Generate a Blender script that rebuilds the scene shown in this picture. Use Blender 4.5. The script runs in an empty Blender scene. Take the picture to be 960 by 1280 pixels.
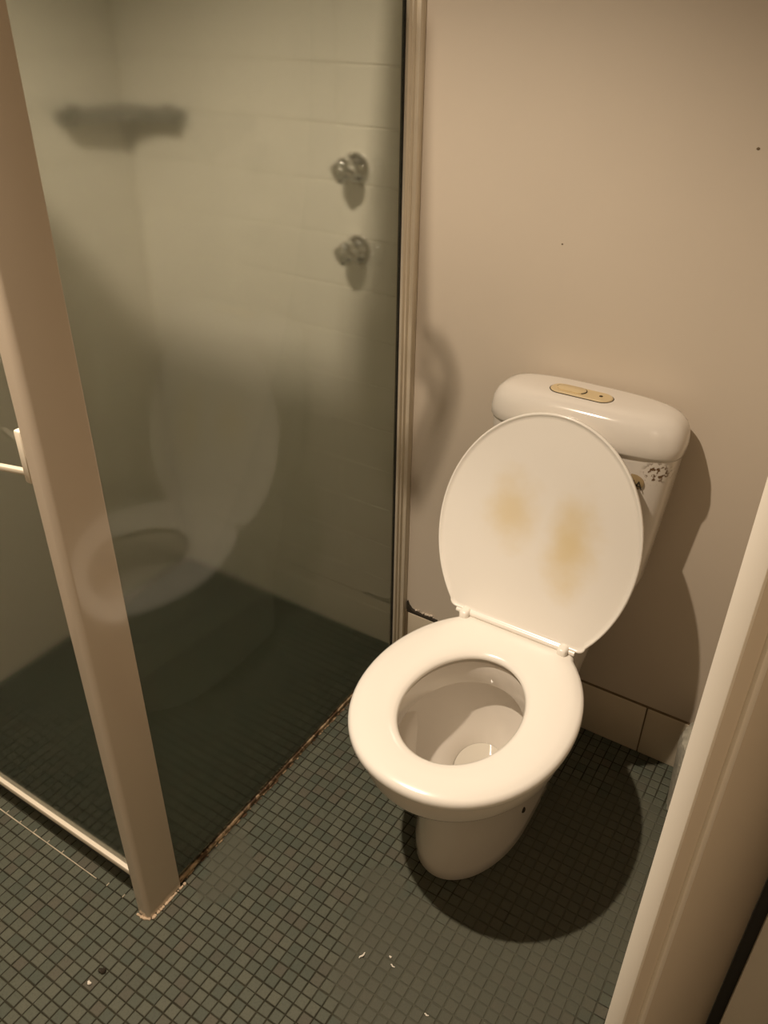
import bpy, bmesh, math, random
from mathutils import Vector, Matrix, noise
random.seed(7)
scene = bpy.context.scene
col = scene.collection
R = math.radians

# ------------------------------------------------------------------ camera
CAM = Vector((0.8599, -1.4606, 1.48))
YAW, PITCH, ROLL, FPX = -0.55831, 0.55420, 0.01392, 1015.0
fwd = Vector((math.sin(YAW) * math.cos(PITCH), math.cos(YAW) * math.cos(PITCH), -math.sin(PITCH)))
r0 = Vector((math.cos(YAW), -math.sin(YAW), 0.0))
u0 = r0.cross(fwd)
rr = math.cos(ROLL) * r0 + math.sin(ROLL) * u0
uu = -math.sin(ROLL) * r0 + math.cos(ROLL) * u0
cd = bpy.data.cameras.new('camera')
cam = bpy.data.objects.new('camera', cd)
col.objects.link(cam)
cd.sensor_fit = 'VERTICAL'
cd.sensor_height = 36.0
cd.lens = FPX / 1280.0 * 36.0
cd.clip_start = 0.01
m3 = Matrix((rr, uu, -fwd)).transposed()
cam.matrix_world = Matrix.Translation(CAM) @ m3.to_4x4()
scene.camera = cam

# ------------------------------------------------------------------ light
LAMP = Vector((0.022, -1.14, 2.30))
world = bpy.data.worlds.new('world')
scene.world = world
world.use_nodes = True
world.node_tree.nodes['Background'].inputs[0].default_value = (1.0, 0.80, 0.58, 1)
world.node_tree.nodes['Background'].inputs[1].default_value = 0.004
ld = bpy.data.lights.new('downlight_bulb', 'SPOT')
ld.energy = 99.0
ld.color = (1.0, 0.83, 0.65)
ld.spot_size = R(125)
ld.spot_blend = 0.50
ld.shadow_soft_size = 0.018
lamp = bpy.data.objects.new('downlight_bulb', ld)
col.objects.link(lamp)
lamp.location = LAMP
ld2 = bpy.data.lights.new('downlight_beam', 'SPOT')      # the reflector's narrow beam inside the wide spill
ld2.energy = 69.0
ld2.color = ld.color
ld2.spot_size = R(70)
ld2.spot_blend = 0.45
ld2.shadow_soft_size = ld.shadow_soft_size
beam = bpy.data.objects.new('downlight_beam', ld2)
col.objects.link(beam)
beam.location = LAMP

vs = scene.view_settings
vs.view_transform = 'Standard'
vs.look = 'None'
vs.gamma = 1.0
vs.use_curve_mapping = False
vs.exposure = 0.0

# ------------------------------------------------------------------ materials
def mat(name, color, rough=0.5, metal=0.0, coat=0.0, noise_amt=0.0, noise_scale=8.0, bump=0.0, bump_scale=40.0, spec=0.5):
    m = bpy.data.materials.new(name)
    m.use_nodes = True
    nt = m.node_tree
    b = nt.nodes['Principled BSDF']
    b.inputs['Base Color'].default_value = (*color, 1)
    b.inputs['Roughness'].default_value = rough
    b.inputs['Metallic'].default_value = metal
    b.inputs['Coat Weight'].default_value = coat
    b.inputs['Coat Roughness'].default_value = 0.06
    b.inputs['Specular IOR Level'].default_value = spec
    geo = nt.nodes.new('ShaderNodeNewGeometry')
    if noise_amt > 0:
        n = nt.nodes.new('ShaderNodeTexNoise')
        n.inputs['Scale'].default_value = noise_scale
        n.inputs['Detail'].default_value = 5
        nt.links.new(geo.outputs['Position'], n.inputs['Vector'])
        mx = nt.nodes.new('ShaderNodeMix')
        mx.data_type = 'RGBA'
        mx.inputs[6].default_value = (*[c * (1 - noise_amt) for c in color], 1)
        mx.inputs[7].default_value = (*[min(1, c * (1 + noise_amt)) for c in color], 1)
        nt.links.new(n.outputs['Fac'], mx.inputs[0])
        nt.links.new(mx.outputs[2], b.inputs['Base Color'])
    if bump > 0:
        n2 = nt.nodes.new('ShaderNodeTexNoise')
        n2.inputs['Scale'].default_value = bump_scale
        n2.inputs['Detail'].default_value = 4
        nt.links.new(geo.outputs['Position'], n2.inputs['Vector'])
        bp = nt.nodes.new('ShaderNodeBump')
        bp.inputs['Strength'].default_value = bump
        bp.inputs['Distance'].default_value = 0.002
        nt.links.new(n2.outputs['Fac'], bp.inputs['Height'])
        nt.links.new(bp.outputs[0], b.inputs['Normal'])
    return m

class NT:
    """small helper for node graphs"""
    def __init__(s, m):
        s.nt = m.node_tree
        s.b = s.nt.nodes['Principled BSDF']
    def n(s, t, **kw):
        x = s.nt.nodes.new('ShaderNode' + t)
        for k, v in kw.items():
            setattr(x, k, v)
        return x
    def l(s, a, b):
        s.nt.links.new(a, b)
    def math(s, op, a, b=None, c=None, clamp=False):
        x = s.n('Math', operation=op)
        x.use_clamp = clamp
        for i, v in enumerate((a, b, c)):
            if v is None:
                continue
            if isinstance(v, (int, float)):
                x.inputs[i].default_value = v
            else:
                s.l(v, x.inputs[i])
        return x.outputs[0]
    def ramp(s, v, lo, hi):
        x = s.n('MapRange', interpolation_type='SMOOTHSTEP')
        s.l(v, x.inputs[0])
        x.inputs[1].default_value = lo
        x.inputs[2].default_value = hi
        return x.outputs[0]
    def mix(s, fac, a, b):
        x = s.n('Mix', data_type='RGBA')
        for sock, v in ((x.inputs[0], fac), (x.inputs[6], a), (x.inputs[7], b)):
            if isinstance(v, tuple):
                sock.default_value = (*v, 1)
            elif isinstance(v, (int, float)):
                sock.default_value = v
            else:
                s.l(v, sock)
        return x.outputs[2]
    def noise(s, vec, scale, detail=4):
        x = s.n('TexNoise')
        x.inputs['Scale'].default_value = scale
        x.inputs['Detail'].default_value = detail
        s.l(vec, x.inputs['Vector'])
        return x.outputs['Fac']

M = {}
M['wall'] = mat('wall_paint', (0.62, 0.54, 0.44), 0.45, noise_amt=0.04, noise_scale=3, bump=0.08, bump_scale=90)
M['ceiling'] = mat('ceiling_paint', (0.55, 0.52, 0.46), 0.7, noise_amt=0.02)
M['walltile'] = mat('wall_tile_glaze', (0.70, 0.655, 0.56), 0.25, noise_amt=0.04, noise_scale=5)
M['wallgrout'] = mat('wall_grout', (0.65, 0.605, 0.51), 0.8, noise_amt=0.15, noise_scale=20)
M['skirt'] = mat('skirting_tile_glaze', (0.58, 0.50, 0.38), 0.35, noise_amt=0.08, noise_scale=12)
M['skirt_grout'] = mat('skirting_grout', (0.16, 0.115, 0.065), 0.8, noise_amt=0.5, noise_scale=40)
M['ceramic'] = mat('ceramic', (0.76, 0.71, 0.64), 0.12, coat=0.3, noise_amt=0.025, noise_scale=14)
M['plastic'] = mat('seat_plastic', (0.90, 0.86, 0.79), 0.22, coat=0.2)
M['cream_plastic'] = mat('aged_cream_plastic', (0.66, 0.52, 0.30), 0.4, noise_amt=0.06, noise_scale=60)
M['grime'] = mat('black_grime', (0.03, 0.022, 0.012), 0.8, noise_amt=0.4, noise_scale=80)
M['frame'] = mat('cream_frame_coat', (0.62, 0.53, 0.42), 0.16, coat=0.5)
M['channel'] = mat('cream_channel', (0.68, 0.60, 0.47), 0.35, noise_amt=0.10, noise_scale=18)
M['gasket'] = mat('gasket_and_gap_shade', (0.02, 0.018, 0.014), 0.6)  # black of the jamb gasket, also paints the shade in two gaps
M['chrome'] = mat('chrome', (0.62, 0.61, 0.58), 0.14, metal=1.0)
M['shelf'] = mat('grey_shelf', (0.16, 0.15, 0.12), 0.4)
M['door'] = mat('door_paint', (0.74, 0.66, 0.54), 0.35, noise_amt=0.02, noise_scale=6)
M['painted_light'] = mat('door_painted_light', (0.93, 0.88, 0.78), 0.35)  # paler than the door paint: missing light put into the colour
M['pale_grout'] = mat('pale_grout', (0.50, 0.44, 0.33), 0.8, noise_amt=0.3, noise_scale=60)
M['white_bits'] = mat('pale_scrap', (0.85, 0.80, 0.70), 0.7)
M['white_part'] = mat('white_catch', (0.86, 0.78, 0.64), 0.3)
M['sealant'] = mat('sealant', (0.62, 0.48, 0.34), 0.6, noise_amt=0.5, noise_scale=120)
M['dark'] = mat('dark_void', (0.012, 0.010, 0.008), 0.9)
M['bin'] = mat('bin_plastic', (0.42, 0.40, 0.33), 0.3, noise_amt=0.45, noise_scale=90, bump=0.8, bump_scale=130)
M['metal_trim'] = mat('lamp_trim', (0.7, 0.7, 0.68), 0.3, metal=1.0)
M['cord'] = mat('dark_cord', (0.05, 0.05, 0.05), 0.6)

# rail with rust and dirt
m = mat('rusty_rail', (0.50, 0.42, 0.30), 0.45)
g = NT(m)
pos = g.n('NewGeometry').outputs['Position']
k = g.ramp(g.noise(pos, 35, 6), 0.40, 0.56)
k2 = g.ramp(g.noise(pos, 90, 4), 0.52, 0.62)
c = g.mix(k, (0.45, 0.33, 0.20), (0.10, 0.055, 0.025))
g.l(g.mix(k2, c, (0.60, 0.44, 0.28)), g.b.inputs['Base Color'])
M['rail'] = m

# lid with two yellow stains
m = mat('lid_plastic', (0.90, 0.86, 0.79), 0.22, coat=0.2)
g = NT(m)
obc = g.n('TexCoord').outputs['Object']
sx = g.n('SeparateXYZ')
g.l(obc, sx.inputs[0])
wob = g.noise(obc, 14, 3)
def blob(cx, cy, rx, ry, w):
    dx = g.math('DIVIDE', g.math('SUBTRACT', sx.outputs[0], cx), rx)
    dy = g.math('DIVIDE', g.math('SUBTRACT', sx.outputs[1], cy), ry)
    d = g.math('SQRT', g.math('ADD', g.math('MULTIPLY', dx, dx), g.math('MULTIPLY', dy, dy)))
    d = g.math('ADD', d, g.math('MULTIPLY', g.math('SUBTRACT', wob, 0.5), 1.1))
    return g.math('MULTIPLY', g.ramp(d, 1.15, 0.0), w)
s1 = blob(-0.060, 0.235, 0.070, 0.090, 0.50)
s2 = blob(0.074, 0.205, 0.062, 0.120, 0.62)
st = g.math('MAXIMUM', s1, s2)
g.l(g.mix(st, (0.90, 0.86, 0.79), (0.74, 0.56, 0.22)), g.b.inputs['Base Color'])
M['lid'] = m

# cistern ceramic with a rusty flaked patch under the lid at the right-hand corner
m = mat('cistern_ceramic', (0.76, 0.71, 0.64), 0.14, coat=0.3)
g = NT(m)
pos = g.n('NewGeometry').outputs['Position']
sx = g.n('SeparateXYZ')
g.l(pos, sx.inputs[0])
nz = g.noise(pos, 130, 6)
dx = g.math('DIVIDE', g.math('SUBTRACT', sx.outputs[0], 0.596), 0.030)
dz = g.math('DIVIDE', g.math('SUBTRACT', sx.outputs[2], 0.778), 0.030)
d = g.math('SQRT', g.math('ADD', g.math('MULTIPLY', dx, dx), g.math('MULTIPLY', dz, dz)))
k = g.math('MULTIPLY', g.ramp(d, 1.0, 0.4), g.ramp(nz, 0.50, 0.60))
g.l(g.mix(k, (0.76, 0.71, 0.64), (0.16, 0.09, 0.04)), g.b.inputs['Base Color'])
M['cistern'] = m

# mosaic: colour per tile from the world grid, with muddy patches that fill the joints
PITCH_T = 0.0224
GX, GY = 0.0, -0.921
DIRT = [(0.44, -0.735, 0.12), (0.62, -0.67, 0.16), (0.05, -0.735, 0.055), (0.075, -0.80, 0.04), (0.70, -0.40, 0.28), (0.52, -0.83, 0.07), (0.34, -0.62, 0.05)]
def dirt_mask(g, pos):
    sx = g.n('SeparateXYZ')
    g.l(pos, sx.inputs[0])
    wob = g.math('MULTIPLY', g.math('SUBTRACT', g.noise(pos, 11, 5), 0.5), 1.6)
    out = None
    for (cx, cy, rad) in DIRT:
        dx = g.math('SUBTRACT', sx.outputs[0], cx)
        dy = g.math('SUBTRACT', sx.outputs[1], cy)
        d = g.math('DIVIDE', g.math('SQRT', g.math('ADD', g.math('MULTIPLY', dx, dx), g.math('MULTIPLY', dy, dy))), rad)
        v = g.ramp(g.math('ADD', d, wob), 1.15, 0.75)
        out = v if out is None else g.math('MAXIMUM', out, v)
    return out
MUD = (0.090, 0.090, 0.066)
m = mat('mosaic_tile', (0.1, 0.1, 0.08), 0.55, bump=0.25, bump_scale=300, spec=0.25)
g = NT(m)
pos = g.n('NewGeometry').outputs['Position']
sx = g.n('SeparateXYZ')
g.l(pos, sx.inputs[0])
cb = g.n('CombineXYZ')
g.l(g.math('FLOOR', g.math('DIVIDE', g.math('SUBTRACT', sx.outputs[0], GX), PITCH_T)), cb.inputs[0])
g.l(g.math('FLOOR', g.math('DIVIDE', g.math('SUBTRACT', sx.outputs[1], GY), PITCH_T)), cb.inputs[1])
wn = g.n('TexWhiteNoise', noise_dimensions='2D')
g.l(cb.outputs[0], wn.inputs['Vector'])
wn2 = g.n('TexWhiteNoise', noise_dimensions='3D')
cb2 = g.n('VectorMath', operation='ADD')
g.l(cb.outputs[0], cb2.inputs[0])
cb2.inputs[1].default_value = (31, 57, 11)
g.l(cb2.outputs[0], wn2.inputs['Vector'])
c = g.mix(wn.outputs['Value'], (0.078, 0.090, 0.068), (0.114, 0.119, 0.088))
c = g.mix(g.math('MULTIPLY', g.ramp(wn2.outputs['Value'], 0.75, 1.0), 0.6), c, (0.104, 0.090, 0.068))
c = g.mix(g.math('MULTIPLY', g.ramp(g.noise(pos, 260, 3), 0.45, 0.75), 0.35), c, (0.055, 0.055, 0.04))
c = g.mix(g.math('MULTIPLY', dirt_mask(g, pos), 0.75), c, MUD)
g.l(c, g.b.inputs['Base Color'])
M['mosaic'] = m
m = mat('mosaic_grout', (0.02, 0.018, 0.01), 0.85, spec=0.2)
g = NT(m)
pos = g.n('NewGeometry').outputs['Position']
c = g.mix(g.noise(pos, 30, 5), (0.010, 0.010, 0.005), (0.062, 0.058, 0.038))
g.l(g.mix(dirt_mask(g, pos), c, MUD), g.b.inputs['Base Color'])
M['grout'] = m

# hazy shower glass: mostly clear, part frosted by film, sharp surface reflection
m = bpy.data.materials.new('hazy_glass')
m.use_nodes = True
nt = m.node_tree
nt.nodes.clear()
o = nt.nodes.new('ShaderNodeOutputMaterial')
tr = nt.nodes.new('ShaderNodeBsdfTransparent')
tr.inputs[0].default_value = (0.92, 0.938, 0.912, 1)
rf = nt.nodes.new('ShaderNodeBsdfRefraction')
rf.inputs['Color'].default_value = (0.92, 0.938, 0.912, 1)
rf.inputs['Roughness'].default_value = 0.15
rf.inputs['IOR'].default_value = 1.25
tl = nt.nodes.new('ShaderNodeBsdfTranslucent')
tl.inputs[0].default_value = (0.56, 0.68, 0.60, 1)
gl = nt.nodes.new('ShaderNodeBsdfGlossy')
gl.inputs['Roughness'].default_value = 0.03
fr = nt.nodes.new('ShaderNodeFresnel')
fr.inputs[0].default_value = 1.4
bf = nt.nodes.new('ShaderNodeNewGeometry')
fm = nt.nodes.new('ShaderNodeMix')
fm.inputs[3].default_value = 0.03
nt.links.new(bf.outputs['Backfacing'], fm.inputs[0])
nt.links.new(fr.outputs[0], fm.inputs[2])
mx1 = nt.nodes.new('ShaderNodeMixShader')
mx1.inputs[0].default_value = 0.92
mx2 = nt.nodes.new('ShaderNodeMixShader')
mx2.inputs[0].default_value = 0.08
mx3 = nt.nodes.new('ShaderNodeMixShader')
for a, b in ((tr.outputs[0], mx1.inputs[1]), (rf.outputs[0], mx1.inputs[2]), (mx1.outputs[0], mx2.inputs[1]), (tl.outputs[0], mx2.inputs[2]),
             (mx2.outputs[0], mx3.inputs[1]), (gl.outputs[0], mx3.inputs[2]), (fm.outputs[0], mx3.inputs[0]), (mx3.outputs[0], o.inputs[0])):
    nt.links.new(a, b)
M['glass'] = m
M['water'] = mat('pan_water', (0.62, 0.58, 0.50), 0.03, coat=0.5)
m = mat('lamp_lens', (1, 1, 1), 0.3)
m.node_tree.nodes['Principled BSDF'].inputs['Emission Color'].default_value = (1, 0.85, 0.65, 1)
m.node_tree.nodes['Principled BSDF'].inputs['Emission Strength'].default_value = 4
M['lens'] = m

# ------------------------------------------------------------------ mesh helpers
def link(name, me, material, parent=None, smooth=None):
    if material is not None:
        me.materials.append(M[material])
    if smooth is not None:
        me.shade_smooth()
        me.set_sharp_from_angle(angle=R(smooth))
    ob = bpy.data.objects.new(name, me)
    col.objects.link(ob)
    if parent is not None:
        ob.parent = parent
    return ob

def from_bm(name, bm, material, parent=None, smooth=None):
    bmesh.ops.recalc_face_normals(bm, faces=bm.faces[:])
    me = bpy.data.meshes.new(name)
    bm.to_mesh(me)
    bm.free()
    return link(name, me, material, parent, smooth)

def add_box(bm, x0, x1, y0, y1, z0, z1, bevel=0.0, seg=2):
    vs_ = [bm.verts.new((x, y, z)) for x in (x0, x1) for y in (y0, y1) for z in (z0, z1)]
    f = [(0, 1, 3, 2), (4, 6, 7, 5), (0, 4, 5, 1), (2, 3, 7, 6), (0, 2, 6, 4), (1, 5, 7, 3)]
    fs = [bm.faces.new([vs_[i] for i in q]) for q in f]
    if bevel > 0:
        es = list({e for q in fs for e in q.edges})
        bmesh.ops.bevel(bm, geom=es, offset=bevel, segments=seg, profile=0.5, affect='EDGES')

def box(name, b, material, parent=None, bevel=0.0, seg=2):
    bm = bmesh.new()
    add_box(bm, *b, bevel=bevel, seg=seg)
    return from_bm(name, bm, material, parent, 35 if bevel else None)

def loft(name, rings, material, parent=None, cap0=True, cap1=True, smooth=50, closed=False):
    bm = bmesh.new()
    vr = [[bm.verts.new(p) for p in ring] for ring in rings]
    n = len(rings[0])
    pairs = list(zip(vr[:-1], vr[1:])) + ([(vr[-1], vr[0])] if closed else [])
    for a, b in pairs:
        for i in range(n):
            j = (i + 1) % n
            bm.faces.new((a[i], a[j], b[j], b[i]))
    if not closed:
        if cap0:
            bm.faces.new(vr[0][::-1])
        if cap1:
            bm.faces.new(vr[-1])
    return from_bm(name, bm, material, parent, smooth)

def egg(xc, a, yf, yb, ym, z, nf=2.0, nb=2.6, N=72):
    out = []
    for i in range(N):
        t = 2 * math.pi * i / N
        c, s = math.cos(t), math.sin(t)
        n = nf if s < 0 else nb
        x = a * math.copysign(abs(c) ** (2 / n), c)
        y = (ym - yf if s < 0 else yb - ym) * math.copysign(abs(s) ** (2 / n), s)
        out.append((xc + x, ym + y, z))
    return out

def tube(bm, pts, rad, seg=10, caps=True):
    rings = []
    prev = None
    for i, p in enumerate(pts):
        p = Vector(p)
        d = (Vector(pts[min(i + 1, len(pts) - 1)]) - Vector(pts[max(i - 1, 0)])).normalized()
        a = d.orthogonal().normalized() if prev is None else (prev - d * prev.dot(d)).normalized()
        prev = a
        b = d.cross(a)
        rd = rad[i] if isinstance(rad, (list, tuple)) else rad
        rings.append([bm.verts.new(p + rd * (math.cos(2 * math.pi * k / seg) * a + math.sin(2 * math.pi * k / seg) * b)) for k in range(seg)])
    for q, w in zip(rings[:-1], rings[1:]):
        for k in range(seg):
            bm.faces.new((q[k], q[(k + 1) % seg], w[(k + 1) % seg], w[k]))
    if caps:
        bm.faces.new(rings[0][::-1])
        bm.faces.new(rings[-1])

def lathe(bm, prof, centre, axis='Z', seg=32):
    """prof: list of (radius, height along axis)"""
    cx, cy, cz = centre
    rings = []
    for (rd, h) in prof:
        ring = []
        for k in range(seg):
            t = 2 * math.pi * k / seg
            a, b = rd * math.cos(t), rd * math.sin(t)
            p = (cx + a, cy + b, cz + h) if axis == 'Z' else (cx + a, cy - h, cz + b)
            ring.append(bm.verts.new(p))
        rings.append(ring)
    for q, w in zip(rings[:-1], rings[1:]):
        for k in range(seg):
            bm.faces.new((q[k], q[(k + 1) % seg], w[(k + 1) % seg], w[k]))
    bm.faces.new(rings[0][::-1])
    bm.faces.new(rings[-1])

def empty(name, loc=(0, 0, 0)):
    e = bpy.data.objects.new(name, None)
    e.empty_display_size = 0.1
    col.objects.link(e)
    e.location = loc
    return e

def tag(ob, label=None, cat=None, group=None, kind=None):
    if label:
        ob['label'] = label
    if cat:
        ob['category'] = cat
    if group:
        ob['group'] = group
    if kind:
        ob['kind'] = kind
    return ob

def under(ob, parent):
    """parent while keeping the world position (parents are unrotated empties)"""
    ob.parent = parent
    ob.matrix_parent_inverse = Matrix.Translation(-Vector(parent.location))
    return ob

def S(ob, label, cat='structure'):
    return tag(ob, label, cat, kind='structure')

# ------------------------------------------------------------------ the room
XL, XR, YF, ZC = -0.785, 1.060, -2.60, 2.36
floor = S(box('floor', (XL - 0.1, XR + 0.1, YF - 0.1, 0.1, -0.08, -0.0016), 'grout'), 'floor of small dark green-grey square mosaic tiles with black grout', 'floor')
wall_back = S(box('wall_back', (XL - 0.1, XR + 0.1, 0.0, 0.1, -0.08, ZC + 0.08), 'wall'), 'beige painted wall behind the toilet and shower', 'wall')
wall_left = S(box('wall_left', (XL - 0.1, XL, YF - 0.1, 0.0, -0.08, ZC + 0.08), 'wall'), 'far wall inside the shower seen through hazy glass', 'wall')
wall_right = S(box('wall_right', (XR, XR + 0.1, YF - 0.1, 0.0, -0.08, ZC + 0.08), 'wall'), 'painted wall at the right edge behind the open door', 'wall')
wall_front = S(box('wall_front', (XL, XR, YF - 0.1, YF, -0.08, ZC + 0.08), 'wall'), 'painted wall behind the viewer facing the toilet', 'wall')
ceiling = S(box('ceiling', (XL, XR, YF, 0.0, ZC, ZC + 0.08), 'ceiling'), 'plain painted ceiling above the toilet and shower', 'ceiling')

# mosaic tiles: the 300 that show largest singly, the rest as one part
hs = 0.5 * (PITCH_T - 0.0026)
def tile_geo():
    v, f = [], []
    for (s, z) in ((hs, -0.0030), (hs, -0.0006), (hs - 0.0010, 0.0)):
        v += [(-s, -s, z), (s, -s, z), (s, s, z), (-s, s, z)]
    for a in (0, 4):
        for i in range(4):
            j = (i + 1) % 4
            f.append((a + i, a + j, a + 4 + j, a + 4 + i))
    f.append((8, 9, 10, 11))
    return v, f
tv, tf = tile_geo()
def project(p):
    d = Vector(p) - CAM
    w = d.dot(fwd)
    return 480 + FPX * d.dot(rr) / w, 640 - FPX * d.dot(uu) / w, w
cells = []
nx0, nx1 = math.ceil((XL - GX) / PITCH_T), math.floor((XR - GX) / PITCH_T)
ny0, ny1 = math.ceil((YF - GY) / PITCH_T), math.floor((0 - GY) / PITCH_T)
for i in range(nx0, nx1):
    for j in range(ny0, ny1):
        cx, cy = GX + (i + 0.5) * PITCH_T, GY + (j + 0.5) * PITCH_T
        px, py, w = project((cx, cy, 0))
        hidden = (cx < 0.015 and cy > -0.9) or not (4 < px < 955 and 4 < py < 1276) or px > 760
        cells.append((w if not hidden else 99 + w, i, j, cx, cy))
cells.sort()
tile_me = bpy.data.meshes.new('tile')
tile_me.from_pydata(tv, [], tf)
tile_me.materials.append(M['mosaic'])
rest_v, rest_f = [], []
for n, (w, i, j, cx, cy) in enumerate(cells):
    jx, jy, rz = random.uniform(-0.00045, 0.00045), random.uniform(-0.00045, 0.00045), random.uniform(-0.02, 0.02)
    tx, ty, jz = random.uniform(-0.006, 0.006), random.uniform(-0.006, 0.006), random.uniform(-0.0003, 0.0002)
    if n < 300:
        t = bpy.data.objects.new('tile', tile_me)
        col.objects.link(t)
        t.location = (cx + jx, cy + jy, jz)
        t.rotation_euler = (tx, ty, rz)
        t.parent = floor
    else:
        b0 = len(rest_v)
        c_, s_ = math.cos(rz), math.sin(rz)
        for (x, y, z) in tv:
            rest_v.append((cx + jx + x * c_ - y * s_, cy + jy + x * s_ + y * c_, z + jz + y * tx - x * ty))
        rest_f += [tuple(b0 + q for q in f_) for f_ in tf]
me = bpy.data.meshes.new('mosaic_field')
me.from_pydata(rest_v, [], rest_f)
mf = link('mosaic_field', me, 'mosaic', floor)
tag(mf, kind='stuff')

# pale grout line along the shower front
bm = bmesh.new()
x = -0.62
while x < -0.022:
    L = random.uniform(0.02, 0.05)
    if random.random() < 0.88:
        w = random.uniform(0.0007, 0.0012)
        add_box(bm, x, min(x + L, -0.020), GY - w, GY + w, -0.002, 0.0006)
    x += L
for i in range(-27, 0, 2):
    xx = GX + i * PITCH_T
    if random.random() < 0.85:
        add_box(bm, xx - 0.0008, xx + 0.0008, GY, GY + random.uniform(0.006, 0.010), -0.002, 0.0006)
gl_ = tag(from_bm('grout_line', bm, 'pale_grout', floor), kind='stuff')
gl_['label'] = 'pale grout line along the shower front'

# skirting tiles on the back wall and right wall
sk = S(empty('baseboard_back'), 'low row of beige skirting tiles under the back wall', 'baseboard')
xj = [0.030, 0.347, 0.664, 0.981, 1.049]
for a, b in zip(xj[:-1], xj[1:]):
    t = box('tile', (a + 0.0016, b - 0.0016, -0.009, 0.002, 0.0, 0.1385), 'skirt', sk, bevel=0.0015)
bm = bmesh.new()
add_box(bm, 0.022, 1.049, -0.0068, 0.002, -0.001, 0.1393)
from_bm('grout_bed', bm, 'skirt_grout', sk)
sk2 = S(empty('baseboard_right'), 'low row of beige skirting tiles along the right wall', 'baseboard')
for a in range(3):
    box('tile', (XR - 0.009, XR + 0.002, -0.33 - a * 0.317, -0.0155 - a * 0.317, 0.0, 0.1385), 'skirt', sk2, bevel=0.0015)

# broken plaster and black hole above the skirting beside the screen jamb
bm = bmesh.new()
def patch(bm, pts, y0, y1):
    a = [bm.verts.new((p[0], y0, p[1])) for p in pts]
    b = [bm.verts.new((p[0], y1, p[1])) for p in pts]
    bm.faces.new(a)
    bm.faces.new(b[::-1])
    for i in range(len(pts)):
        j = (i + 1) % len(pts)
        bm.faces.new((a[i], b[i], b[j], a[j]))
patch(bm, [(0.026, 0.172), (0.031, 0.160), (0.040, 0.150), (0.060, 0.1455), (0.090, 0.1440), (0.115, 0.1445), (0.115, 0.1375), (0.080, 0.1375), (0.045, 0.1375), (0.026, 0.140)], -0.0075, 0.001)
pl = from_bm('broken_plaster', bm, 'grime', wall_back)
pl['label'] = 'black broken gap in the plaster above the skirting'
bm = bmesh.new()
for q in range(16):
    x = random.uniform(0.050, 0.105)
    z = 0.147 + random.uniform(0.0, 0.006)
    bmesh.ops.create_icosphere(bm, subdivisions=1, radius=random.uniform(0.0015, 0.004), matrix=Matrix.Translation((x, -0.002, z)))
tag(from_bm('plaster_crumb', bm, 'wall', wall_back), kind='stuff')
for (x, z, s) in ((0.324, 1.119, 0.0016), (0.620, 1.304, 0.0024)):
    bm = bmesh.new()
    bmesh.ops.create_icosphere(bm, subdivisions=1, radius=s, matrix=Matrix.Translation((x, -0.0004, z)) @ Matrix.Diagonal((1.3, 0.4, 1, 1)))
    from_bm('wall_mark', bm, 'skirt_grout', wall_back)

# glazed tiles inside the shower
def wall_tiles(parent, along, n_, step, row_h, rows, start):
    me0 = None
    for i in range(n_):
        for k_ in range(rows):
            a, z = start - (i + 1) * step, k_ * row_h
            if me0 is None:
                w, h, d = step - 0.003, row_h - 0.003, 0.006
                bm = bmesh.new()
                if along == 'x':
                    add_box(bm, 0, w, -d, 0.002, 0, h, bevel=0.0012, seg=1)
                else:
                    add_box(bm, -0.002, d, 0, w, 0, h, bevel=0.0012, seg=1)
                t = from_bm('tile', bm, 'walltile', parent)
                me0 = t.data
            else:
                t = bpy.data.objects.new('tile', me0)
                col.objects.link(t)
                t.parent = parent
            t.location = (a, 0, z + 0.0015) if along == 'x' else (XL, a, z + 0.0015)
wall_tiles(wall_back, 'x', 5, 0.150, 0.107, 20, -0.022)
wall_tiles(wall_left, 'y', 6, 0.150, 0.107, 20, -0.008)
bm = bmesh.new()
add_box(bm, XL, -0.016, -0.0045, 0.001, 0, 20 * 0.107)
from_bm('grout_bed', bm, 'wallgrout', wall_back)
bm = bmesh.new()
add_box(bm, XL - 0.001, XL + 0.0045, -0.91, 0.0, 0, 20 * 0.107)
from_bm('grout_bed', bm, 'wallgrout', wall_left)

# ------------------------------------------------------------------ shower screen
SCR_TOP = 1.95
scr = tag(empty('shower_screen', (0, -0.45, 0)), 'fixed hazy glass shower side screen with cream corner post and rusty bottom rail', 'shower screen')
gp = box('glass_panel', (-0.003, 0.003, -0.850, -0.030, 0.012, SCR_TOP - 0.02), 'glass')
under(gp, scr)
gp['label'] = 'hazy greenish glass panel'
bm = bmesh.new()
prof = []
x0, x1, y0, y1, rc = -0.018, 0.013, -0.927, -0.842, 0.010
for (cx, cy, a0) in ((x1 - rc, y0 + rc, -90), (x1 - 0.003, y1 - 0.003, 0), (x0 + 0.003, y1 - 0.003, 90), (x0 + 0.006, y0 + 0.006, 180)):
    rad = rc if a0 == -90 else (0.006 if a0 == 180 else 0.003)
    for q in range(9):
        t = R(a0 + 90 * q / 8)
        prof.append((cx + rad * math.cos(t), cy + rad * math.sin(t)))
po = loft('corner_post', [[(px, py, z) for px, py in prof] for z in (0.002, SCR_TOP)], 'frame', None, smooth=40)
under(po, scr)
po['label'] = 'glossy cream corner post'
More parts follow.
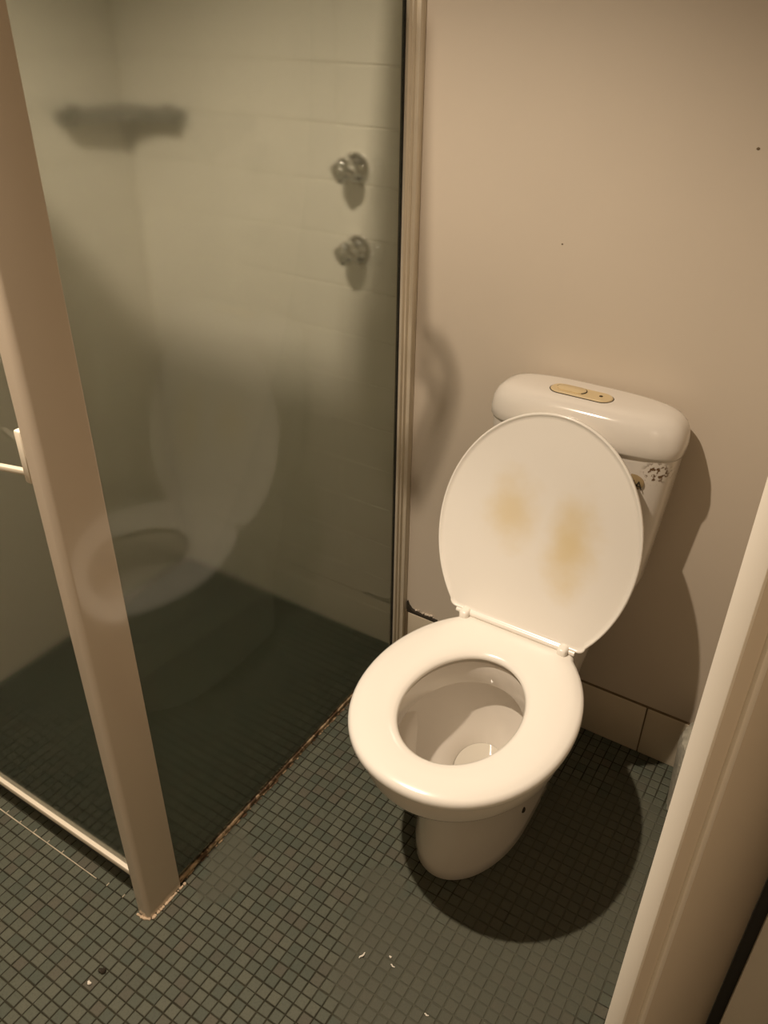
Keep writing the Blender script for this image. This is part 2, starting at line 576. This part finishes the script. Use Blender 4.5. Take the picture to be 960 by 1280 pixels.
# wall jamb with ridges
bm = bmesh.new()
add_box(bm, -0.010, 0.010, -0.040, 0.0, 0.0, SCR_TOP, bevel=0.0015)
add_box(bm, 0.009, 0.0135, -0.030, 0.0, 0.0, SCR_TOP, bevel=0.001)
add_box(bm, 0.012, 0.0225, -0.020, 0.0, 0.0, SCR_TOP, bevel=0.002)
jb = from_bm('wall_jamb', bm, 'channel', None, 35)
under(jb, scr)
jb['label'] = 'ridged cream wall channel'
gk = box('gasket', (-0.0045, 0.0042, -0.0435, -0.039, 0.012, SCR_TOP - 0.02), 'gasket')
under(gk, scr)
rl = box('bottom_rail', (-0.006, 0.007, -0.845, -0.035, 0.0, 0.012), 'rail', None, bevel=0.002)
under(rl, scr)
rl['label'] = 'thin rusty bottom rail'
bm = bmesh.new()
for q in range(90):
    y = random.uniform(-0.86, -0.10)
    bmesh.ops.create_icosphere(bm, subdivisions=1, radius=random.uniform(0.0010, 0.0026), matrix=Matrix.Translation((0.0080 + random.uniform(-0.001, 0.002), y, 0.001)) @ Matrix.Diagonal((1, random.uniform(1, 4), 0.8, 1)))
sl = tag(from_bm('sealant_bead', bm, 'rail', None), kind='stuff')
under(sl, scr)
bm = bmesh.new()
for q in range(40):
    t = q / 39
    if t < 0.72:
        p = (0.0155, -0.835 - t / 0.72 * 0.085)
    else:
        a = (t - 0.72) / 0.28
        p = (0.0135 - a * 0.028, -0.9235 - 0.0065 * math.sin(min(1, a * 1.5) * math.pi / 2))
    if random.random() < 0.12:
        continue
    bmesh.ops.create_icosphere(bm, subdivisions=1, radius=random.uniform(0.002, 0.0042), matrix=Matrix.Translation((p[0], p[1], 0.0015)))
sl2 = tag(from_bm('post_sealant', bm, 'sealant', None), kind='stuff')
under(sl2, scr)
hr = box('head_rail', (-0.012, 0.012, -0.845, -0.035, SCR_TOP - 0.03, SCR_TOP), 'frame', None, bevel=0.002)
under(hr, scr)

# shower door along the front
BAR_A, BAR_B = (-0.029, -0.906, 0.949), (-0.097, -0.923, 0.949)
dr = tag(empty('shower_door', (-0.4, -0.893, 0)), 'hazy glass shower door with cream bottom rail left of the corner post', 'shower door')
dx0, dx1 = -0.765, -0.0185
gp2 = box('glass_panel', (dx0 + 0.01, dx1 - 0.004, -0.896, -0.890, 0.062, SCR_TOP - 0.03), 'glass')
under(gp2, dr)
b2 = box('bottom_rail', (dx0, dx1, -0.904, -0.883, 0.060, 0.075), 'white_part', None, bevel=0.002)
under(b2, dr)
b7 = box('under_rail_shade', (dx0, dx1, -0.899, -0.885, 0.040, 0.060), 'gasket')  # black strip stands in for the shade under the rail
under(b7, dr)
b2['label'] = 'cream rail along the door foot'
b3 = box('head_rail', (dx0, dx1, -0.903, -0.883, SCR_TOP - 0.035, SCR_TOP - 0.005), 'frame', None, bevel=0.003)
under(b3, dr)
b4 = box('hinge_stile', (dx0 - 0.018, dx0 + 0.012, -0.905, -0.881, 0.050, SCR_TOP - 0.005), 'frame', None, bevel=0.003)
under(b4, dr)
bm = bmesh.new()
add_box(bm, -0.16, 0.0, -0.004, 0.004, -0.004, 0.004, bevel=0.0015)
b5 = from_bm('pull_bar', bm, 'channel', None, 35)
b5.rotation_euler = (0, 0, math.atan2(BAR_B[1] - BAR_A[1], BAR_B[0] - BAR_A[0]) + math.pi)
b5.location = BAR_A
under(b5, dr)
b5['label'] = 'thin pale horizontal pull bar'
b6 = box('door_catch', (-0.031, -0.0185, -0.926, -0.898, 0.945, 1.022), 'white_part', None, bevel=0.003)
under(b6, dr)
b6['label'] = 'small white catch beside the post'

# ------------------------------------------------------------------ shower fittings
def tap(name, loc, label):
    e = tag(empty(name, loc), label, 'tap', 'chrome shower taps')
    bm = bmesh.new()
    lathe(bm, [(0.031, 0.0), (0.031, 0.004), (0.028, 0.010), (0.021, 0.017), (0.016, 0.021), (0.014, 0.028)], (0, 0, 0), 'Y', 36)
    from_bm('flange', bm, 'chrome', e, 40)
    rings = []
    for (rd, h, lob) in ((0.012, 0.026, 0), (0.020, 0.030, 0.10), (0.0225, 0.036, 0.16), (0.0225, 0.050, 0.16), (0.021, 0.058, 0.12), (0.017, 0.062, 0.03), (0.010, 0.0635, 0)):
        ring = []
        for k_ in range(48):
            t = 2 * math.pi * k_ / 48
            q = rd * (1 + lob * math.cos(4 * t + 0.6))
            ring.append((q * math.cos(t), -h, q * math.sin(t)))
        rings.append(ring)
    loft('handle', rings, 'chrome', e, smooth=40)
    bm = bmesh.new()
    lathe(bm, [(0.008, 0.0625), (0.008, 0.0655), (0.006, 0.0668)], (0, 0, 0), 'Y', 20)
    from_bm('cap', bm, 'chrome', e, 40)
    return e
tap('shower_tap', (-0.128, -0.006, 1.208), 'upper chrome shower tap on the tiled wall behind the glass')
tap('shower_tap', (-0.124, -0.006, 1.048), 'lower chrome shower tap on the tiled wall behind the glass')

# corner shelf in the shower
sh = tag(empty('corner_shelf', (XL + 0.006, -0.006, 1.262)), 'dark grey corner shelf high in the shower seen blurred through glass', 'shelf')
bm = bmesh.new()
pts = [(0, 0), (0.195, 0.0), (0.195, -0.036)]
for q in range(0, 9):
    t = R(90 * q / 8)
    pts.append((0.130 - 0.080 * math.sin(t), -0.040 - 0.080 * (1 - math.cos(t))))
pts += [(0.042, -0.195), (0.0, -0.195)]
a = [bm.verts.new((p[0], p[1], 0)) for p in pts]
b = [bm.verts.new((p[0], p[1], 0.024)) for p in pts]
bm.faces.new(a[::-1])
bm.faces.new(b)
for i in range(len(pts)):
    j = (i + 1) % len(pts)
    bm.faces.new((a[i], a[j], b[j], b[i]))
from_bm('shelf_plate', bm, 'shelf', sh)
box('front_lip', (0.165, 0.195, -0.040, -0.034, 0.0, 0.036), 'shelf', sh, bevel=0.002)
box('front_lip', (0.034, 0.042, -0.195, -0.165, 0.0, 0.036), 'shelf', sh, bevel=0.002)

# ------------------------------------------------------------------ toilet
TX = 0.424
def plan(xc, a, yf, yb, ym, z, b=0.26, wmin=0.0, rc=0.02, nf=2.0):
    """closed outline: elliptic front, sides tapering back to half-width wmin, square back with rounded corners"""
    half = []
    for i in range(20):
        t = (i + 0.5) / 20 * math.pi / 2
        half.append((a * math.sin(t) ** (2 / nf), ym - (ym - yf) * math.cos(t) ** (2 / nf)))
    def w(y):
        q = max(0.0, 1 - ((y - ym) / b) ** 2)
        return max(a * math.sqrt(q), wmin)
    for i in range(13):
        y = ym + (yb - rc - ym) * i / 12
        half.append((w(y), y))
    for i in range(1, 7):
        t = i / 6 * math.pi / 2
        half.append((w(yb - rc) - rc * (1 - math.cos(t)), yb - rc + rc * math.sin(t)))
    half += [(half[-1][0] * 0.6, yb), (half[-1][0] * 0.2, yb)]
    return [(xc + p, q, z) for p, q in half] + [(xc - p, q, z) for p, q in half[::-1]]
NP = 82
toi = tag(empty('toilet', (TX, -0.35, 0)), 'white ceramic close-coupled toilet with lid raised against the cistern', 'toilet')
outer = [   # z, half width, front, back, widest y, back semi-axis, least half width
    (0.000, 0.103, -0.548, -0.120, -0.36, 0.5, 0.08), (0.010, 0.109, -0.556, -0.118, -0.36, 0.5, 0.08), (0.040, 0.109, -0.556, -0.115, -0.36, 0.5, 0.08),
    (0.110, 0.105, -0.548, -0.110, -0.36, 0.5, 0.08), (0.180, 0.105, -0.550, -0.105, -0.37, 0.5, 0.09), (0.240, 0.111, -0.562, -0.095, -0.38, 0.5, 0.10),
    (0.290, 0.126, -0.590, -0.085, -0.40, 0.42, 0.105), (0.318, 0.148, -0.630, -0.075, -0.43, 0.33, 0.108), (0.332, 0.168, -0.666, -0.068, -0.45, 0.30, 0.108),
    (0.340, 0.177, -0.680, -0.065, -0.46, 0.285, 0.108), (0.352, 0.182, -0.687, -0.064, -0.465, 0.28, 0.108), (0.392, 0.184, -0.689, -0.064, -0.466, 0.275, 0.108), (0.402, 0.180, -0.684, -0.066, -0.466, 0.275, 0.106)]
rings = [plan(TX, a, yf, yb, ym, z, b, wm, 0.03) for (z, a, yf, yb, ym, b, wm) in outer]
inner = [
    (0.4035, 0.150, -0.660, -0.285, -0.475), (0.402, 0.122, -0.645, -0.325, -0.482), (0.396, 0.112, -0.636, -0.335, -0.486), (0.346, 0.111, -0.634, -0.337, -0.486),
    (0.342, 0.114, -0.637, -0.334, -0.486), (0.340, 0.138, -0.655, -0.305, -0.475), (0.328, 0.140, -0.656, -0.300, -0.475),
    (0.300, 0.132, -0.640, -0.303, -0.470), (0.265, 0.114, -0.610, -0.307, -0.450), (0.230, 0.090, -0.565, -0.310, -0.420),
    (0.200, 0.066, -0.510, -0.314, -0.395), (0.180, 0.052, -0.465, -0.318, -0.385), (0.150, 0.045, -0.440, -0.322, -0.38), (0.120, 0.040, -0.430, -0.332, -0.38)]
def oval(xc, a, yf, yb, ym, z):
    out = []
    for i in range(NP):
        t = -math.pi / 2 + 2 * math.pi * (i + 0.5) / NP
        out.append((xc + a * math.cos(t), ym + (ym - yf if math.sin(t) < 0 else yb - ym) * math.sin(t), z))
    return out
rings += [oval(TX, a, yf, yb, ym, z) for (z, a, yf, yb, ym) in inner]
bowl = loft('bowl', rings, 'ceramic', None, smooth=45)
under(bowl, toi)
wt = loft('water', [oval(TX, 0.0478, -0.449, -0.3205, -0.382, 0.164), oval(TX, 0.0475, -0.448, -0.321, -0.382, 0.165)], 'water', None)
under(wt, bowl)
bm = bmesh.new()
bmesh.ops.create_icosphere(bm, subdivisions=2, radius=0.0068, matrix=Matrix.Translation((TX + 0.1050, -0.378, 0.092)) @ Matrix.Diagonal((0.7, 1, 1, 1)))
bh = from_bm('fixing_hole', bm, 'grime', None, 40)
under(bh, bowl)
bh['label'] = 'dark fixing hole in the side of the foot'

# seat: outer outline blended into the oval hole
seat_prof = [(0.03, 0.4045), (0.00, 0.4095), (0.0, 0.4160), (0.02, 0.4215), (0.08, 0.4258), (0.25, 0.4283), (0.50, 0.4288), (0.75, 0.4272), (0.90, 0.4240), (0.97, 0.4200), (1.0, 0.4145), (0.98, 0.4090), (0.93, 0.4045)]
seat_out = plan(TX, 0.199, -0.707, -0.250, -0.468, 0, 0.258, 0.02, 0.016, 2.12)
seat_in = oval(TX, 0.105, -0.628, -0.345, -0.490, 0)
seat = loft('seat', [[(p[0] + (q[0] - p[0]) * k_, p[1] + (q[1] - p[1]) * k_, z) for p, q in zip(seat_out, seat_in)] for k_, z in seat_prof], 'plastic', None, smooth=60, closed=True)
under(seat, toi)
# seat lid: local x across, y up the lid, z towards the viewer side
HX, HY, HZ = 0.417, -0.256, 0.431
def lid_ring(s, z):
    pts_ = plan(0, 0.203 - s, -0.440 + s, -0.002 - s, -0.194, z, 0.256 - s, 0.02, 0.014)
    return [(p[0], -p[1], p[2]) for p in pts_]
lid = loft('lid', [lid_ring(s, z) for s, z in ((0.05, -0.0125), (0.012, -0.0115), (0.004, -0.009), (0.0, -0.004), (0.0, 0.001), (0.0012, 0.0026), (0.003, 0.0030), (0.0046, 0.0024), (0.0058, 0.0006), (0.012, 0.0), (0.05, 0.0), (0.10, 0.0))], 'lid', None, smooth=60)
LID_ANG = R(75.3)
lid.location = (HX, HY, HZ)
lid.rotation_euler = (LID_ANG, 0, 0)
lid.parent = toi
lid.matrix_parent_inverse = Matrix.Translation(-Vector(toi.location))
lid['label'] = 'raised white lid with two yellow stains'
# hinges
bm = bmesh.new()
tube(bm, [(HX - 0.098, HY, HZ), (HX + 0.098, HY, HZ)], 0.0068, 14)
hg = from_bm('hinge_rod', bm, 'plastic', None, 40)
under(hg, toi)
for s in (-1, 1):
    xc = HX + s * 0.106
    bm = bmesh.new()
    add_box(bm, xc - 0.0095, xc + 0.0095, HY - 0.020, HY + 0.010, 0.420, 0.4415, bevel=0.006, seg=3)
    add_box(bm, xc - 0.012, xc + 0.012, HY - 0.004, HY + 0.022, 0.402, 0.424, bevel=0.003)
    hb = from_bm('hinge', bm, 'plastic', None, 40)
    under(hb, toi)
    bm = bmesh.new()
    tube(bm, [(xc + s * 0.010, HY, HZ - 0.002), (xc + s * 0.022, HY, HZ - 0.002)], 0.0058, 12)
    pin = from_bm('hinge_pin', bm, 'plastic', None, 40)
    under(pin, hb)

# cistern
CX = 0.441
def rrect(xc, a, y0, y1, z, n=4.0, N=72):
    out = []
    yc, h = (y0 + y1) / 2, (y1 - y0) / 2
    for i in range(N):
        t = 2 * math.pi * i / N
        c_, s_ = math.cos(t), math.sin(t)
        out.append((xc + a * math.copysign(abs(c_) ** (2 / n), c_), yc + h * math.copysign(abs(s_) ** (2 / n), s_), z))
    return out
cis = loft('cistern', [rrect(CX, a, y0, -0.004, z, n) for (z, a, y0, n) in (
    (0.404, 0.090, -0.095, 4), (0.478, 0.090, -0.095, 4), (0.480, 0.130, -0.095, 4), (0.484, 0.146, -0.105, 4), (0.494, 0.154, -0.112, 4), (0.515, 0.158, -0.116, 4),
    (0.600, 0.166, -0.121, 4), (0.700, 0.174, -0.126, 4), (0.816, 0.1835, -0.1315, 4))], 'cistern', None, smooth=45)
under(cis, toi)
LZ = 0.801
cl = loft('cistern_lid', [rrect(CX, 0.188 - i_, -0.139 + i_ * 0.75, -0.002 - i_ * 0.35, z, n) for (z, i_, n) in (
    (LZ, 0.010, 3.4), (LZ + 0.001, 0.004, 3.3), (LZ + 0.008, 0.0005, 3.3), (LZ + 0.024, 0.0, 3.3), (LZ + 0.044, 0.003, 3.2), (LZ + 0.058, 0.010, 3.1), (LZ + 0.067, 0.020, 3.0), (LZ + 0.072, 0.032, 2.9), (LZ + 0.0745, 0.046, 2.8), (LZ + 0.0755, 0.065, 2.7))], 'ceramic', None, smooth=60)
under(cl, cis)
cl['label'] = 'rounded white cistern lid'
PZ = LZ + 0.0750
def stadium(xc, yc, L, r, z, N=12):
    out = []
    for (cx, a0) in ((xc + L / 2 - r, -90), (xc - L / 2 + r, 90)):
        for q in range(N + 1):
            t = R(a0 + 180 * q / N)
            out.append((cx + r * math.cos(t), yc + r * math.sin(t), z))
    return out
FX, FY = 0.425, -0.076
fb = loft('flush_plate', [stadium(FX, FY, 0.120, 0.0205, PZ - 0.004), stadium(FX, FY, 0.120, 0.0205, PZ + 0.0015), stadium(FX, FY, 0.1165, 0.0188, PZ + 0.003)], 'cream_plastic', None, smooth=40)
under(fb, cis)
fb['label'] = 'yellowed oval flush button plate'
gr = loft('flush_plate_rim', [stadium(FX, FY, 0.1235, 0.0222, PZ - 0.004), stadium(FX, FY, 0.1235, 0.0222, PZ + 0.0006)], 'grime', None)
under(gr, cis)
fbn = loft('flush_button', [stadium(FX - 0.020, FY + 0.002, 0.056, 0.0135, PZ), stadium(FX - 0.020, FY + 0.002, 0.056, 0.0135, PZ + 0.0045), stadium(FX - 0.020, FY + 0.002, 0.053, 0.0120, PZ + 0.0055)], 'cream_plastic', None, smooth=40)
under(fbn, cis)
bm = bmesh.new()
for q in range(9):
    t = R(-55 + 110 * q / 8)
    if q:
        tube(bm, [pp, (FX - 0.020 + 0.0145 + 0.0140 * math.cos(t), FY + 0.002 + 0.0140 * math.sin(t), PZ + 0.0036)], 0.0011, 6)
    pp = (FX - 0.020 + 0.0145 + 0.0140 * math.cos(t), FY + 0.002 + 0.0140 * math.sin(t), PZ + 0.0036)
gv = from_bm('button_grime', bm, 'grime', None)
under(gv, cis)
bm = bmesh.new()
for q in range(6):
    t = R(125 + 50 * q / 5)
    if q:
        tube(bm, [pp, (FX - 0.020 - 0.0145 + 0.0140 * math.cos(t), FY + 0.002 + 0.0140 * math.sin(t), PZ + 0.0036)], 0.0010, 6)
    pp = (FX - 0.020 - 0.0145 + 0.0140 * math.cos(t), FY + 0.002 + 0.0140 * math.sin(t), PZ + 0.0036)
gv = from_bm('button_grime', bm, 'grime', None)
under(gv, cis)
bm = bmesh.new()
lathe(bm, [(0.0034, -0.002), (0.0034, 0.0036), (0.002, 0.0040)], (FX + 0.037, FY + 0.001, PZ), 'Z', 16)
dt = from_bm('indicator_dot', bm, 'grime', None)
under(dt, cis)
# oval maker's badge, mostly behind the raised lid: only its last letters show
BX, BY, BZ = 0.546, -0.1265, 0.753
bm = bmesh.new()
rg = []
for (s, d_) in ((1.0, 0.0), (1.0, 0.0028), (0.9, 0.0040)):
    rg.append([(BX + 0.034 * s * math.cos(2 * math.pi * q / 40), -d_, BZ + 0.019 * s * math.sin(2 * math.pi * q / 40)) for q in range(40)])
M['badge'] = mat('badge_brass', (0.34, 0.25, 0.13), 0.4, noise_amt=0.25, noise_scale=90)
bd = loft('badge', [[(p[0], p[1] + BY + 0.004, p[2]) for p in r_] for r_ in rg], 'badge', None, smooth=40)
under(bd, cis)
bd['label'] = 'brown oval badge ending in the letter A'
cu = bpy.data.curves.new('badge_text', 'FONT')
cu.body = 'MA'
cu.size = 0.022
cu.extrude = 0.0006
cu.align_x = 'RIGHT'
tmp = bpy.data.objects.new('badge_text', cu)
col.objects.link(tmp)
bpy.context.view_layer.update()
tme = bpy.data.meshes.new_from_object(tmp.evaluated_get(bpy.context.evaluated_depsgraph_get()))
bpy.data.objects.remove(tmp)
tme.materials.clear()
tx = link('badge_lettering', tme, 'grime')
tx.matrix_world = Matrix.Translation((BX + 0.0325, BY - 0.0006, BZ - 0.0105)) @ Matrix.Rotation(R(90), 4, 'X')
tx.parent = cis
tx.matrix_parent_inverse = (Matrix.Translation(toi.location) @ cis.matrix_parent_inverse).inverted() if False else Matrix.Identity(4)

# ------------------------------------------------------------------ door at the right
A = Vector((0.8255, -0.920, 0))
D = Vector((0.9205, -0.692, 0))
ang = math.atan2(D.y - A.y, D.x - A.x)
door = S(empty('door_1', (A.x, A.y, 0)), 'narrow cream painted door standing ajar, its lit edge in the right foreground', 'door')
door.rotation_euler = (0, 0, ang)
LD = (D - A).length
box('door_leaf', (0, LD, -0.0185, 0.0, 0.012, 2.02), 'door', door, bevel=0.0012)
es = box('edge_lit_paint', (-0.0012, 0.004, -0.0188, 0.0003, 0.012, 2.02), 'painted_light', door, bevel=0.0008)  # lighter than the leaf, paints extra lamp light on the edge
es['label'] = 'door edge with lamp light painted on'
ml = box('moulding', (0.032, 0.044, -0.0225, -0.0175, 0.03, 2.00), 'painted_light', door, bevel=0.0015)  # lightened by colour where the lamp does not reach
ml['label'] = 'narrow moulding along the door face, its brightness painted on'
jm = S(box('trim_1', (0.9525, XR, -0.706, -0.620, 0.0, 2.06), 'painted_light', None, bevel=0.002), 'door jamb right of the hinge gap, its light painted on', 'trim')  # pale colour stands in for light the door keeps off the jamb
hs_ = box('hinge_gap_shade', (0.9385, 0.9530, -0.6985, -0.630, 0.0, 2.04), 'gasket', jm)  # added black strip, paints the shade between door and jamb
hs_['label'] = 'black strip painting the shade in the hinge gap'

# ------------------------------------------------------------------ bin in the corner
bn = tag(empty('waste_bin', (0.843, -0.105, 0)), 'grey crinkled plastic bin in the corner, mostly hidden behind the door', 'bin')
rings = []
for (z, rd) in ((0.0, 0.070), (0.004, 0.078), (0.05, 0.081), (0.10, 0.084), (0.15, 0.087), (0.190, 0.088), (0.206, 0.085), (0.214, 0.076)):
    ring = []
    for q in range(64):
        t = 2 * math.pi * q / 64
        w = 1 + 0.03 * noise.noise(Vector((math.cos(t) * 5, math.sin(t) * 5, z * 30))) + 0.010 * math.cos(32 * t)
        ring.append((rd * w * math.cos(t), rd * w * math.sin(t), z))
    rings.append(ring)
loft('bin_body', rings, 'bin', bn, smooth=30)
bm = bmesh.new()
lathe(bm, [(0.074, 0.212), (0.078, 0.215), (0.070, 0.222), (0.045, 0.226), (0.010, 0.228)], (0, 0, 0), 'Z', 40)
from_bm('bin_lid', bm, 'bin', bn, 40)

# ------------------------------------------------------------------ scraps on the floor
def scrap(name, x, y, L, W, H, rz, material, label, cat='scrap'):
    bm = bmesh.new()
    n = 6
    for i in range(n + 1):
        pass
    tube(bm, [(L * (i / n - 0.5), W * 0.5 * math.sin(i * 1.3), H * (0.6 + 0.25 * math.sin(i * 2.1))) for i in range(n + 1)], [W * (0.35 + 0.4 * math.sin(math.pi * (i + 0.5) / (n + 1))) for i in range(n + 1)], 6)
    ob = from_bm(name, bm, material, None, 50)
    zmin = min(v.co.z for v in ob.data.vertices)
    ob.location = (x, y, 0.0004 - zmin)
    ob.rotation_euler = (0, 0, rz)
    return tag(ob, label, cat, 'small scraps on the floor')
scrap('paper_scrap', 0.391, -0.764, 0.0150, 0.0022, 0.002, R(75), 'white_bits', 'largest white paper sliver on the muddy tiles before the toilet')
scrap('paper_scrap', 0.448, -0.750, 0.0090, 0.0018, 0.002, R(-5), 'white_bits', 'thin pale sliver right of the largest white scrap')
scrap('paper_scrap', 0.436, -0.738, 0.0040, 0.0022, 0.002, R(30), 'white_bits', 'tiny pale crumb between two paper slivers')
scrap('paper_scrap', 0.011, -1.068, 0.0060, 0.0036, 0.003, R(10), 'white_bits', 'pale crumb on the tiles nearest the bottom left')
scrap('paper_scrap', 0.542, -0.790, 0.0080, 0.0018, 0.002, R(5), 'white_bits', 'pale sliver at the bottom edge of the picture')
scrap('dead_insect', 0.014, -1.041, 0.0105, 0.0058, 0.004, R(60), 'grime', 'black dead insect on the tiles below the corner post', 'insect')

# ------------------------------------------------------------------ ceiling lamp and a cord hung on the shower rail
dl = tag(empty('downlight', (LAMP.x, LAMP.y, ZC)), 'round recessed ceiling downlight above the shower corner', 'lamp')
bm = bmesh.new()
lathe(bm, [(0.036, 0.010), (0.036, -0.004), (0.040, -0.008), (0.050, -0.006), (0.052, 0.0)], (0, 0, 0), 'Z', 40)
from_bm('trim_ring', bm, 'metal_trim', dl, 40)
bm = bmesh.new()
lathe(bm, [(0.030, -0.010), (0.026, -0.014)], (0, 0, 0), 'Z', 32)
from_bm('lens', bm, 'lens', dl, 40)

SH = 0.42
def on_ray(w):
    return LAMP + SH * (Vector((w[0], 0.0, w[1])) - LAMP)
def smooth_path(pts, n=6):
    out = []
    for i in range(len(pts) - 1):
        p0, p1, p2, p3 = pts[max(i - 1, 0)], pts[i], pts[i + 1], pts[min(i + 2, len(pts) - 1)]
        for q in range(n):
            t = q / n
            out.append(0.5 * ((2 * p1) + (p2 - p0) * t + (2 * p0 - 5 * p1 + 4 * p2 - p3) * t * t + (3 * p1 - p0 - 3 * p2 + p3) * t ** 3))
    return out + [pts[-1]]
yk = on_ray((0.05, 0.9)).y
top = [Vector((0.0172, yk, SCR_TOP - 0.004)), Vector((0.0175, yk, SCR_TOP - 0.03)), Vector((0.020, yk, SCR_TOP - 0.10))]
loop = [on_ray(w) for w in ((0.036, 0.900), (0.075, 0.878), (0.105, 0.835), (0.116, 0.79), (0.110, 0.73), (0.085, 0.63), (0.057, 0.54), (0.034, 0.48), (0.020, 0.52),
                            (0.026, 0.58), (0.054, 0.67), (0.082, 0.745), (0.076, 0.780), (0.050, 0.810), (0.024, 0.825))]
bm = bmesh.new()
tube(bm, smooth_path(top + loop), 0.0048, 10)
ck = from_bm('cord', bm, 'cord', None, 50)
tag(ck, 'dark cord looped over the top rail of the glass screen', 'cord')
